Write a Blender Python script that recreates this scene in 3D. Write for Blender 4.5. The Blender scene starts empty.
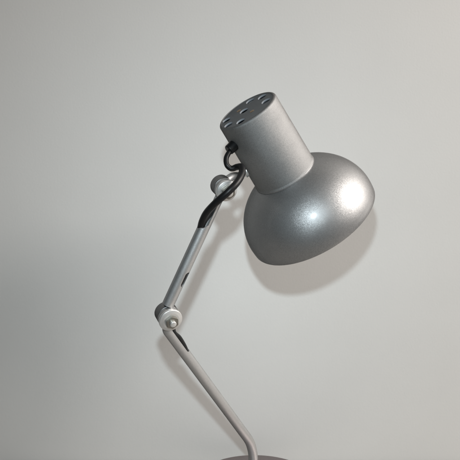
import bpy, bmesh, math, random
from mathutils import Vector, Matrix
random.seed(4)
V = Vector
CM = 0.01                                     # everything below is written in centimetres
SC = bpy.context.scene
COL = SC.collection
R = math.radians

# ------------------------------------------------------------------ camera
PITCH = R(7.0)
CAM = V((0, -92, 43.7))
FWD = V((0, math.cos(PITCH), -math.sin(PITCH)))
UP = V((0, math.sin(PITCH), math.cos(PITCH)))
cam = bpy.data.cameras.new('camera')
cam.sensor_fit = 'HORIZONTAL'; cam.sensor_width = 36; cam.lens = 36 * 700 / 460
cam.clip_start = 0.01; cam.clip_end = 100
co = bpy.data.objects.new('camera', cam); COL.objects.link(co)
co.location = CAM * CM
co.rotation_euler = (math.pi / 2 - PITCH, 0, 0)
SC.camera = co

# ------------------------------------------------------------------ light
SC.view_settings.view_transform = 'Standard'; SC.view_settings.look = 'None'
SC.view_settings.exposure = 0; SC.view_settings.gamma = 1
w = bpy.data.worlds.new('World'); SC.world = w; w.use_nodes = True
w.node_tree.nodes['Background'].inputs['Color'].default_value = (0.86, 0.96, 1.0, 1)
w.node_tree.nodes['Background'].inputs['Strength'].default_value = 0.03


def area(name, loc, target, size, power, color):
    l = bpy.data.lights.new(name, 'AREA'); l.shape = 'DISK'; l.size = size * CM
    l.energy = power; l.color = color
    o = bpy.data.objects.new(name, l); COL.objects.link(o)
    o.location = V(loc) * CM
    o.rotation_euler = (V(target) - V(loc)).to_track_quat('-Z', 'Y').to_euler()
    return o


area('flash', CAM + UP * 13.2 + V((-1.0, 0, 0)), (0, 0, 24), 2.6, 0.465, (0.88, 1.01, 1.07)).data.spread = R(75)
area('room_lamp', (180, -74, 147), (5, -10, 33), 128, 64.0, (1.0, 0.935, 0.88))


# ------------------------------------------------------------------ materials
def mat(name, base, metallic=0.0, rough=0.5):
    m = bpy.data.materials.new(name); m.use_nodes = True
    b = m.node_tree.nodes['Principled BSDF']
    b.inputs['Base Color'].default_value = (*base, 1)
    b.inputs['Metallic'].default_value = metallic
    b.inputs['Roughness'].default_value = rough
    return m, m.node_tree, b


def paint(name, diff, gloss, rough, tilt=0.0, tone=0.0, coat=0.0, scale=2200, edge=.12, lobe='BECKMANN', wide=None):
    """metallic lacquer: a matte body, a metallic lobe whose flakes each tilt a little, and a thin clear coat"""
    m = bpy.data.materials.new(name); m.use_nodes = True
    nt = m.node_tree; N = nt.nodes.new; L = nt.links.new
    nt.nodes.remove(nt.nodes['Principled BSDF']); out = nt.nodes['Material Output']
    tc = N('ShaderNodeTexCoord')
    vo = N('ShaderNodeTexVoronoi'); vo.inputs['Scale'].default_value = scale
    L(tc.outputs['Object'], vo.inputs['Vector'])
    sub = N('ShaderNodeVectorMath'); sub.operation = 'SUBTRACT'; sub.inputs[1].default_value = (.5, .5, .5)
    L(vo.outputs['Color'], sub.inputs[0])
    sc = N('ShaderNodeVectorMath'); sc.operation = 'SCALE'; sc.inputs['Scale'].default_value = tilt
    L(sub.outputs[0], sc.inputs[0])
    geo = N('ShaderNodeNewGeometry')
    add = N('ShaderNodeVectorMath'); add.operation = 'ADD'
    L(geo.outputs['Normal'], add.inputs[0]); L(sc.outputs[0], add.inputs[1])
    nor = N('ShaderNodeVectorMath'); nor.operation = 'NORMALIZE'; L(add.outputs[0], nor.inputs[0])
    # faint uneven gloss, and a tone for each flake
    no = N('ShaderNodeTexNoise'); no.inputs['Scale'].default_value = 60; no.inputs['Detail'].default_value = 5
    L(tc.outputs['Object'], no.inputs['Vector'])
    mr = N('ShaderNodeMapRange'); mr.inputs['From Min'].default_value = .3; mr.inputs['From Max'].default_value = .7
    mr.inputs['To Min'].default_value = rough - .03; mr.inputs['To Max'].default_value = rough + .03
    L(no.outputs['Fac'], mr.inputs['Value'])
    sp = N('ShaderNodeSeparateColor'); L(vo.outputs['Color'], sp.inputs[0])
    mt = N('ShaderNodeMapRange'); mt.inputs['To Min'].default_value = 1 - tone; mt.inputs['To Max'].default_value = 1 + tone
    L(sp.outputs[0], mt.inputs['Value'])
    mul = N('ShaderNodeVectorMath'); mul.operation = 'SCALE'; mul.inputs[0].default_value = gloss
    L(mt.outputs[0], mul.inputs['Scale'])
    md = N('ShaderNodeVectorMath'); md.operation = 'SCALE'; md.inputs[0].default_value = diff
    L(mt.outputs[0], md.inputs['Scale'])
    d = N('ShaderNodeBsdfDiffuse'); L(md.outputs[0], d.inputs['Color'])
    g = N('ShaderNodeBsdfMetallic'); g.distribution = lobe
    g.inputs['Edge Tint'].default_value = (edge, edge, edge, 1)
    L(mul.outputs[0], g.inputs['Base Color']); L(mr.outputs[0], g.inputs['Roughness']); L(nor.outputs[0], g.inputs['Normal'])
    s1 = N('ShaderNodeAddShader'); L(d.outputs[0], s1.inputs[0]); L(g.outputs[0], s1.inputs[1])
    last = s1
    if wide:                                       # the broad sheen of the deeper flakes
        wg = N('ShaderNodeBsdfMetallic'); wg.distribution = 'BECKMANN'; wg.inputs['Roughness'].default_value = wide[1]
        wc = N('ShaderNodeVectorMath'); wc.operation = 'SCALE'; wc.inputs[0].default_value = (wide[0],) * 3
        L(mt.outputs[0], wc.inputs['Scale']); L(wc.outputs[0], wg.inputs['Base Color'])
        wg.inputs['Edge Tint'].default_value = (0, 0, 0, 1)
        s3 = N('ShaderNodeAddShader'); L(s1.outputs[0], s3.inputs[0]); L(wg.outputs[0], s3.inputs[1]); s1 = s3; last = s3
    if coat:
        c = N('ShaderNodeBsdfAnisotropic'); c.distribution = 'GGX'
        c.inputs['Color'].default_value = (coat, coat, coat, 1); c.inputs['Roughness'].default_value = .16
        s2 = N('ShaderNodeAddShader'); L(s1.outputs[0], s2.inputs[0]); L(c.outputs[0], s2.inputs[1]); last = s2
    L(last.outputs[0], out.inputs['Surface'])
    return m


M = {}
M['shade'] = paint('silver_lacquer', (.085, .085, .085), (.155, .155, .155), .43, .12, .16, coat=.02, scale=2500, edge=.22, wide=(.13, .62))
M['cover'] = paint('silver_lacquer_fine', (.095, .095, .093), (.20, .20, .20), .66, .12, .14, scale=2600, edge=.1)
M['tube'] = paint('silver_tube', (.09, .09, .088), (.60, .60, .60), .44, .05, .06, lobe='GGX', edge=.0)
M['knob'] = paint('silver_darkened', (.05, .05, .05), (.26, .26, .26), .42, .05, .05)  # same silver paint, darkened to stand in for the knobs' dark reflections
M['base'] = paint('base_lacquer', (.10, .09, .09), (.22, .20, .20), .5, .08, .06)
M['plate'] = paint('plate_lacquer', (.095, .098, .10), (.22, .23, .24), .42, .05, .05)
M['cut_edge'] = mat('bare_cut_edge', (.45, .47, .50), .2, .5)[0]
M['glint'] = mat('blue_grey_glint', (.26, .31, .37), .3, .4)[0]  # pale blue-grey of the added disc that catches the flash
M['steel'] = mat('zinc_steel', (.80, .79, .77), .7, .42)[0]
M['nut'] = mat('dull_steel', (.30, .29, .26), .9, .36)[0]
M['brass'] = mat('brass_screw', (.30, .22, .14), .8, .45)[0]
M['cable'] = mat('black_rubber', (.009, .009, .0095), 0.0, .42)[0]
M['cable'].node_tree.nodes['Principled BSDF'].inputs['Specular IOR Level'].default_value = .35
M['inner'] = mat('white_enamel', (.78, .77, .74), 0.0, .4)[0]
M['porcelain'] = mat('porcelain', (.7, .68, .64), 0.0, .3)[0]
m, nt, b = mat('frosted_glass', (.9, .9, .88), 0.0, .35); M['bulb'] = m


def wall_mat():
    m, nt, b = mat('painted_wall', (.76, .765, .75), 0, .6)
    N = nt.nodes.new; L = nt.links.new
    tc = N('ShaderNodeTexCoord')
    n1 = N('ShaderNodeTexNoise'); n1.inputs['Scale'].default_value = 9; n1.inputs['Detail'].default_value = 6
    L(tc.outputs['Object'], n1.inputs['Vector'])
    mr = N('ShaderNodeMapRange'); mr.inputs['To Min'].default_value = .985; mr.inputs['To Max'].default_value = 1.015
    mr.inputs['From Min'].default_value = .3; mr.inputs['From Max'].default_value = .7
    L(n1.outputs['Fac'], mr.inputs['Value'])
    mu = N('ShaderNodeVectorMath'); mu.operation = 'SCALE'; mu.inputs[0].default_value = (.76, .765, .75)
    L(mr.outputs[0], mu.inputs['Scale']); L(mu.outputs[0], b.inputs['Base Color'])
    n2 = N('ShaderNodeTexNoise'); n2.inputs['Scale'].default_value = 420; n2.inputs['Detail'].default_value = 4
    L(tc.outputs['Object'], n2.inputs['Vector'])
    bp = N('ShaderNodeBump'); bp.inputs['Strength'].default_value = .06; bp.inputs['Distance'].default_value = .001
    L(n2.outputs['Fac'], bp.inputs['Height']); L(bp.outputs[0], b.inputs['Normal'])
    return m


def table_mat():
    m, nt, b = mat('table_laminate', (.16, .14, .12), 0, .5)
    N = nt.nodes.new; L = nt.links.new
    tc = N('ShaderNodeTexCoord'); mp = N('ShaderNodeMapping'); mp.inputs['Scale'].default_value = (2, 30, 30)
    L(tc.outputs['Object'], mp.inputs['Vector'])
    n1 = N('ShaderNodeTexNoise'); n1.inputs['Scale'].default_value = 4; n1.inputs['Detail'].default_value = 8
    L(mp.outputs[0], n1.inputs['Vector'])
    cr = N('ShaderNodeValToRGB'); cr.color_ramp.elements[0].color = (.24, .225, .21, 1); cr.color_ramp.elements[1].color = (.32, .305, .285, 1)
    L(n1.outputs['Fac'], cr.inputs[0]); L(cr.outputs[0], b.inputs['Base Color'])
    return m


M['wall'] = wall_mat(); M['table'] = table_mat()


# ------------------------------------------------------------------ mesh helpers
def finish(bm, name, material, parent=None, sharp=38, rad=None):
    bmesh.ops.recalc_face_normals(bm, faces=bm.faces[:])
    for f in bm.faces: f.smooth = True
    for e in bm.edges:
        if len(e.link_faces) == 2 and e.calc_face_angle(0) > R(sharp): e.smooth = False
    me = bpy.data.meshes.new(name); bm.to_mesh(me); bm.free()
    me.materials.append(material)
    o = bpy.data.objects.new(name, me); COL.objects.link(o)
    if parent: o.parent = parent
    return o


def frame(z, hint=V((0, -1, 0))):
    """rotation whose Z is z and whose X leans towards hint"""
    z = z.normalized(); x = (hint - z * hint.dot(z)).normalized(); y = z.cross(x)
    return Matrix((x, y, z)).transposed()


def lathe(bm, prof, org, axis, n=96, close=True):
    """closed (r, h) profile turned about axis through org"""
    F = frame(axis); rings = []
    for r, h in prof:
        if r < 1e-6: rings.append([bm.verts.new((org + F @ V((0, 0, h))) * CM)])
        else: rings.append([bm.verts.new((org + F @ V((r * math.cos(2 * math.pi * i / n), r * math.sin(2 * math.pi * i / n), h))) * CM) for i in range(n)])
    m = len(rings)
    for k in range(m if close else m - 1):
        a, c = rings[k], rings[(k + 1) % m]
        if len(a) == 1 and len(c) == 1: continue
        for i in range(n):
            j = (i + 1) % n
            if len(a) == 1: bm.faces.new((a[0], c[i], c[j]))
            elif len(c) == 1: bm.faces.new((a[i], c[0], a[j]))
            else: bm.faces.new((a[i], c[i], c[j], a[j]))


def fillet(pts, rads, seg=7):
    """round the corners of an open (r, h) profile"""
    out = []
    for k, p in enumerate(pts):
        p = V(p)
        if k in (0, len(pts) - 1) or not rads[k]: out.append(tuple(p)); continue
        a = (V(pts[k - 1]) - p).normalized(); c = (V(pts[k + 1]) - p).normalized()
        half = a.angle(c) / 2; t = rads[k] / math.tan(half)
        cen = p + (a + c).normalized() * (rads[k] / math.sin(half))
        s, e = p + a * t - cen, p + c * t - cen
        for i in range(seg + 1):
            d = s.lerp(e, i / seg).normalized() * rads[k]
            out.append(tuple(cen + d))
    return out


def smooth_path(pts, per=10):
    """Catmull-Rom through pts"""
    P = [V(p) for p in pts]; P = [P[0] * 2 - P[1]] + P + [P[-1] * 2 - P[-2]]
    out = []
    for k in range(1, len(P) - 2):
        a, b_, c, d = P[k - 1:k + 3]
        for i in range(per):
            t = i / per
            out.append(.5 * ((2 * b_) + (c - a) * t + (2 * a - 5 * b_ + 4 * c - d) * t * t + (3 * b_ - a - 3 * c + d) * t ** 3))
    out.append(P[-2]); return out


def round_path(pts, rads, seg=14):
    out = []
    for k, p in enumerate(pts):
        p = V(p)
        if k in (0, len(pts) - 1) or not rads[k]: out.append(p); continue
        a = (V(pts[k - 1]) - p).normalized(); c = (V(pts[k + 1]) - p).normalized()
        half = a.angle(c) / 2; t = rads[k] / math.tan(half)
        cen = p + (a + c).normalized() * (rads[k] / math.sin(half))
        s, e = p + a * t - cen, p + c * t - cen
        for i in range(seg + 1): out.append(cen + s.slerp(e, i / seg).normalized() * rads[k])
    return out


def sweep(bm, path, r, n=40, wall=None, flat=1.0, cap=True):
    """tube along path; wall makes it hollow; flat squashes the section"""
    T = [(path[min(i + 1, len(path) - 1)] - path[max(i - 1, 0)]).normalized() for i in range(len(path))]
    x = (V((0, -1, 0)) - T[0] * T[0].dot(V((0, -1, 0)))).normalized()
    rings = []
    for rr in ([r] if wall is None else [r, r - wall]):
        rs = []; xx = x.copy()
        for k_, (p, t) in enumerate(zip(path, T)):
            if callable(r): rr = r(k_ / (len(path) - 1))
            xx = (xx - t * xx.dot(t)).normalized(); y = t.cross(xx)
            rs.append([bm.verts.new((p + xx * (rr * flat * math.cos(2 * math.pi * i / n)) + y * (rr * math.sin(2 * math.pi * i / n))) * CM) for i in range(n)])
        rings.append(rs)
        for a, c in zip(rs, rs[1:]):
            for i in range(n): bm.faces.new((a[i], a[(i + 1) % n], c[(i + 1) % n], c[i]))
    if wall is None:
        if cap: bm.faces.new(rings[0][0]); bm.faces.new(rings[0][-1])
    else:
        for k in (0, -1):
            a, c = rings[0][k], rings[1][k]
            for i in range(n): bm.faces.new((a[i], a[(i + 1) % n], c[(i + 1) % n], c[i]))


def prism(bm, org, ax, ay, az, outline, depth):
    """outline in (ax, ay) about org, extruded +-depth along az"""
    lo = [bm.verts.new((org + ax * p[0] + ay * p[1] - az * depth) * CM) for p in outline]
    hi = [bm.verts.new((org + ax * p[0] + ay * p[1] + az * depth) * CM) for p in outline]
    bm.faces.new(lo); bm.faces.new(hi)
    for i in range(len(lo)):
        j = (i + 1) % len(lo); bm.faces.new((lo[i], lo[j], hi[j], hi[i]))


def capsule(L, hw, seg=8):
    """rounded slot outline, long along the first axis"""
    o = []
    for s, c in ((1, L / 2 - hw), (-1, -L / 2 + hw)):
        for i in range(seg + 1):
            a = -math.pi / 2 + math.pi * i / seg
            o.append((c + s * hw * math.cos(a), s * hw * math.sin(a)))
    return o


def cut(bm, cutters):
    """boolean difference of closed bmeshes; returns a bmesh"""
    def tmp(b):
        bmesh.ops.recalc_face_normals(b, faces=b.faces[:])
        me = bpy.data.meshes.new('tmp'); b.to_mesh(me); b.free()
        o = bpy.data.objects.new('tmp', me); COL.objects.link(o); return o
    o = tmp(bm); cs = [tmp(c) for c in cutters]
    for c in cs:
        md = o.modifiers.new('b', 'BOOLEAN'); md.operation = 'DIFFERENCE'; md.solver = 'EXACT'; md.object = c
    dg = bpy.context.evaluated_depsgraph_get(); dg.update()
    ev = o.evaluated_get(dg); me = ev.to_mesh()
    out = bmesh.new(); out.from_mesh(me); ev.to_mesh_clear()
    for x in [o] + cs:
        d = x.data; bpy.data.objects.remove(x); bpy.data.meshes.remove(d)
    return out


def new(): return bmesh.new()


# ------------------------------------------------------------------ setting
def slab(name, lo, hi, material):
    bm = new()
    bmesh.ops.create_cube(bm, size=1)
    for v in bm.verts:
        v.co = V([(lo[i] + hi[i]) / 2 + v.co[i] * (hi[i] - lo[i]) for i in range(3)]) * CM
    bmesh.ops.bevel(bm, geom=bm.edges[:], offset=.003, segments=2, affect='EDGES')
    o = finish(bm, name, material); o['kind'] = 'structure'; return o


slab('wall', (-260, 0, -90), (260, 12, 190), M['wall'])
slab('tabletop', (-90, -62, -3), (90, -0.3, 0), M['table'])

# ------------------------------------------------------------------ the lamp
lamp = bpy.data.objects.new('desk_lamp', None); COL.objects.link(lamp)
lamp['label'] = 'silver metal desk lamp with jointed arm, dome shade and black cable'
lamp['category'] = 'desk lamp'

BASE = V((3.22, -10.2, 0))
lamp.location = (0, 0, 0)

# base
bm = new()
lathe(bm, fillet([(0, .0), (7.8, 0), (8.1, .25), (8.1, 2.25), (1.1, 2.5), (0, 2.5)], [0, 0, .1, .45, 0, 0]), BASE, V((0, 0, 1)), 128, close=False)
base = finish(bm, 'base', M['base'], lamp)

# joint geometry
JAX = V((.38, -.87, -.30)).normalized()            # hinge axis, towards the viewer
ELB = V((-6.23, -22.40, 26.24))
HJ = V((-0.56, -22.90, 39.34))

# lower arm: up out of the base, a bend, then a long straight run to the elbow
foot = V((2.87, -10.20, 2.12)); knee = V((2.84, -10.20, 7.03)); low_top = V((-6.38, -22.00, 24.77))
t_low = (low_top - knee).normalized()
path = round_path([foot, knee, low_top, low_top.lerp(ELB, .55)], [0, 5.2, .7, 0])
# dense straight run
bm = new(); sweep(bm, path, .575, 48, wall=.11)
vw = (CAM - low_top).normalized()
side = t_low.cross(vw).normalized()                # to the right of the arm as seen
if side.x < 0: side = -side
nf = side.cross(t_low).normalized()
if nf.dot(vw) < 0: nf = -nf
dirn = (side * .95 + nf * .32).normalized()        # the slot looks to the front right
bi = t_low.cross(dirn).normalized()
c1 = new(); prism(c1, low_top - t_low * .7 + dirn * .60, t_low, bi, dirn, capsule(6.4, .35), .5)
bm = cut(bm, [c1])
finish(bm, 'lower_arm', M['tube'], lamp)

# upper arm
up_bot = V((-6.31, -22.40, 27.48)); up_top = V((-0.85, -22.90, 39.29))
t_up = (up_top - up_bot).normalized(); Lu = (up_top - up_bot).length
vw2 = (CAM - up_bot).normalized()
s2 = t_up.cross(vw2).normalized(); s2 = s2 if s2.x > 0 else -s2
n2 = s2.cross(t_up).normalized(); n2 = n2 if n2.dot(vw2) > 0 else -n2
bm = new(); sweep(bm, [up_bot.lerp(up_top, i / 8) for i in range(9)], .615, 48, wall=.11)
# mouth: the front half of the tube is cut away near the head joint
dm = (n2 * .55 - s2 * .83).normalized(); bmth = t_up.cross(dm).normalized()
c1 = new()
prism(c1, up_top - t_up * 0 , t_up, dm, bmth, [(-4.45, .9), (-4.25, .35), (-3.75, -.02), (1.2, -.08), (1.2, .9)], 1.0)
# slit on the right flank
ds = (s2 * .91 + n2 * .41).normalized(); bs = t_up.cross(ds).normalized()
c2 = new(); prism(c2, up_bot.lerp(up_top, .245) + ds * .55, t_up, bs, ds, capsule(1.7, .32), .5)
bm = cut(bm, [c1, c2])
finish(bm, 'upper_arm', M['tube'], lamp)


def joint(cen, name, r):
    # barrel: rear knob, a gap, front cheek
    bm = new()
    lathe(bm, fillet([(0, -1.25), (r, -1.25), (r, -.12), (0, -.12)], [0, .14, .06, 0]), cen, JAX, 64, close=False)
    k = finish(bm, name, M['knob'], lamp)
    bm = new()
    lathe(bm, fillet([(0, -.14), (r * .96, -.14), (r * .96, .42), (0, .42)], [0, 0, .05, 0]), cen, JAX, 64, close=False)
    finish(bm, 'hinge_eye', M['tube'], k)
    bm = new()
    lathe(bm, fillet([(.3, .44), (r * 1.04, .44), (r * 1.04, .72), (r * .74, .84), (.3, .84), (.3, .44)], [0, .03, .10, .1, 0, 0]), cen, JAX, 64, close=False)
    finish(bm, 'washer', M['steel'], k)
    F = frame(JAX)
    bm = new()
    hx = [(.70 * math.cos(R(60 * i + 12)), .70 * math.sin(R(60 * i + 12))) for i in range(6)]
    prism(bm, cen + JAX * 1.06, F.col[0], F.col[1], JAX, hx, .22)
    bmesh.ops.bevel(bm, geom=bm.edges[:], offset=.0005, segments=2, affect='EDGES')
    finish(bm, 'nut', M['nut'], k, sharp=25)
    bm = new()
    lathe(bm, fillet([(0, 1.2), (.33, 1.2), (.33, 1.55), (0, 1.62)], [0, 0, .1, 0]), cen, JAX, 32, close=False)
    finish(bm, 'bolt', M['steel'], k)
    return k


joint(ELB, 'elbow_joint', 1.17)
joint(HJ, 'head_joint', 1.05)

# head: axis from the rim up through the cap
S = V((8.973, -16.20, 35.534)); A = V((-0.5036, -0.3298, 0.7985)).normalized()
RS = 7.365; RB = RS * .84; SK = 0.825; rc = 3.373; hc = SK + RB * math.sin(math.acos(rc / RS)); LC = 8.16; rt = 3.239

# dome shade, hollow, with a rolled rim
# profile: a slightly flattened dome above a short upright skirt
n = 44


def dome(off):
    a0 = math.acos((rc - .25) / RS)
    top = [((RS - off) * math.cos(a0 * (1 - i / n)), SK + (RB - off) * math.sin(a0 * (1 - i / n))) for i in range(n + 1)]
    return top + [(RS - off - .01, SK * .5), (RS - off - .03, .06)]


out_p = dome(0) + [(RS - .05, .01), (RS - .09, 0), (RS - .13, .02)]
bm = new(); lathe(bm, out_p + dome(.14)[::-1], S, A, 160)
sh = finish(bm, 'lamp_shade', M['shade'], lamp)
bm = new()
lathe(bm, dome(.17)[:-1] + dome(.20)[:-1][::-1], S, A, 128)
finish(bm, 'shade_lining', M['inner'], sh)

# lamp-holder cover: a slightly tapering can with a rounded top lip
C0 = S + A * hc; CT = C0 + A * LC
op = fillet([(rc - .3, -.02), (rc + .05, -.02), (rc + .05, .15), (rc - .005, .36), (rt, LC), (rt - .30, LC), (rt - .30, LC - .5)], [0, .08, .08, .2, .26, .03, 0], 9)
ip = [(rt - .30, LC - .5), (rc - .3, .05)]
bm = new(); lathe(bm, op[:-1] + ip, C0, A, 128)
bm.faces.ensure_lookup_table()
for f in bm.faces:                                # the rolled bottom lip carries the shade's glossier lacquer
    if (f.calc_center_median() / CM - C0).dot(A) < .2: f.material_index = 1
can = finish(bm, 'socket_cover', M['cover'], lamp, sharp=50)
can.data.materials.append(M['shade'])

# vent plate with seven round holes
Fh = frame(A, V((.87, 0, .5)))                    # x to the right along the cap's long axis in the view
px = Fh.col[0]; py = -Fh.col[1] if Fh.col[1].dot(V((0, -1, 0))) < 0 else Fh.col[1]   # py towards the viewer's side of the cap
if py.dot(V((0, -1, 0))) < 0: py = -py
RP = rt - .28
bm = new(); lathe(bm, fillet([(0, LC - .20), (RP, LC - .20), (RP, LC - .035), (0, LC - .035)], [0, 0, .04, 0]), C0, A, 128, close=False)
holes = []
for (ux, uy) in ((-.70, -.24), (-.72, .26), (-.35, .60), (-.08, -.10), (.26, -.62), (.63, -.32), (.63, .24)):
    c = new(); lathe(c, [(0, -.5), (.50, -.5), (.50, .5), (0, .5)], CT + (px * ux + py * uy) * rt, A, 36, close=False); holes.append(c)
bm = cut(bm, holes)
bm.normal_update()
for f in bm.faces:                                # the punched edges of the holes are bare metal
    c = f.calc_center_median() / CM - C0
    if abs(f.normal.dot(A)) < .3 and (c - A * c.dot(A)).length < RP - .1: f.material_index = 1
plate = finish(bm, 'vent_plate', M['plate'], can, sharp=30)
plate.data.materials.append(M['cut_edge'])
bm = new(); lathe(bm, fillet([(0, LC - .75), (rt - .32, LC - .75), (rt - .32, LC - .6), (0, LC - .6)], [0, .03, .03, 0]), C0, A, 64, close=False)
finish(bm, 'glint_disc', M['glint'], can)  # added disc below the plate, catches the flash as bluish glints through the holes
for (ux, uy) in ((-.22, -.38), (.10, .36)):
    bm = new(); o = CT + (px * ux + py * uy) * rt - A * .04
    lathe(bm, fillet([(.04, -.02), (.26, -.02), (.26, .02), (.04, .045), (.02, .02), (0, .02)], [0, 0, .05, .01, 0, 0]), o, A, 24, close=False)
    finish(bm, 'screw', M['brass'], can)

# lamp holder and bulb inside the shade
bm = new(); lathe(bm, fillet([(0, 7.4), (1.9, 7.4), (1.9, 3.4), (1.5, 3.4), (1.5, 4.4), (0, 4.4)], [0, .2, .1, .1, 0, 0]), S, A, 48, close=False)
sk = finish(bm, 'bulb_socket', M['porcelain'], lamp)
bm = new(); lathe(bm, [(0, 4.4), (1.3, 4.4), (1.3, 3.2)] + [(2.2 * math.sin(a), .6 - 2.4 * math.cos(math.pi - a) * -1 * -1) for a in [R(150 - 7.5 * i) for i in range(20)]] + [(0, -1.8)], S + A * .6, A, 48, close=False)
finish(bm, 'light_bulb', M['bulb'], sk)

# stud on the can and the short link to the head joint
stud_h = 2.75
w_cam = (CAM - C0).normalized()
left = (A.cross(w_cam)).normalized(); left = left if left.x < 0 else -left
sd = (left * .97 + w_cam * .12).normalized(); sd = (sd - A * sd.dot(A)).normalized()
r_at = rc + (rt - rc) * stud_h / LC
ST = C0 + A * stud_h + sd * r_at
bm = new(); lathe(bm, fillet([(0, -.25), (.66, -.25), (.66, .26), (.46, .40), (.30, .40), (.30, .6), (0, .6)], [0, 0, .08, .05, 0, .1, 0]), ST, sd, 40, close=False)
finish(bm, 'stud_collar', M['steel'], can)
bm = new()
lp = smooth_path([HJ + V((-.3, .5, .35)), HJ.lerp(ST, .45) + V((-.25, .25, .35)), ST + sd * .8 + V((.0, 0, -.05)), ST + sd * .1], 10)
sweep(bm, lp, .40, 32)
finish(bm, 'head_link', M['tube'], lamp)

# cable gland on the side of the can
gl_h = 6.2
g = (left * .86 + w_cam * .50).normalized(); g = (g - A * g.dot(A)).normalized()
GR = C0 + A * gl_h + g * (rc + (rt - rc) * gl_h / LC)
bm = new(); lathe(bm, fillet([(0, -.3), (.56, -.3), (.56, .2), (.52, .85), (0, .85)], [0, 0, .04, .14, 0]), GR, g, 36, close=False)
finish(bm, 'cable_gland', M['cable'], can)

# cable: out of the gland, a loop by the stud, down in front of the head joint, into the arm's mouth
mouth = up_top - t_up * 4.2
pts = [GR + g * .3, GR + g * .62 - A * .3, V((0.00, -22.00, 43.01)), V((-0.37, -22.40, 42.33)), V((-0.30, -22.70, 41.65)), V((0.15, -22.70, 41.30)), V((0.69, -22.80, 41.46)), V((1.13, -23.30, 41.45)), V((1.16, -24.00, 40.87)), V((0.67, -25.00, 40.05)), V((-0.19, -25.50, 39.17)), V((-1.34, -25.10, 38.14)), V((-2.22, -24.20, 37.14)), V((-2.68, -23.50, 36.28)), V((-2.90, -22.90, 35.52)),
       mouth - t_up * 1.0, up_bot.lerp(up_top, .36), up_bot.lerp(up_top, .26) + ds * .2, up_bot.lerp(up_top, .1)]
def cable_r(f):                                   # thinner in the loop by the gland, full width below it
    t = max(0, min(1, (f * (len(pts) - 1) - 3.5) / 4)); return .26 + .09 * t * t * (3 - 2 * t)


bm = new(); sweep(bm, smooth_path(pts, 12), cable_r, 24)
finish(bm, 'power_cable', M['cable'], lamp)
# the lower piece of cable between elbow and lower arm
pts = [up_bot.lerp(up_top, .06), ELB + V((.35, 1.0, -.3)), low_top + dirn * .36 - t_low * .5, low_top + dirn * .46 - t_low * 1.7, low_top + dirn * .34 - t_low * 3.2, low_top - t_low * 5, low_top - t_low * 7]
bm = new(); sweep(bm, smooth_path(pts, 10), .30, 24)
finish(bm, 'power_cable', M['cable'], lamp)
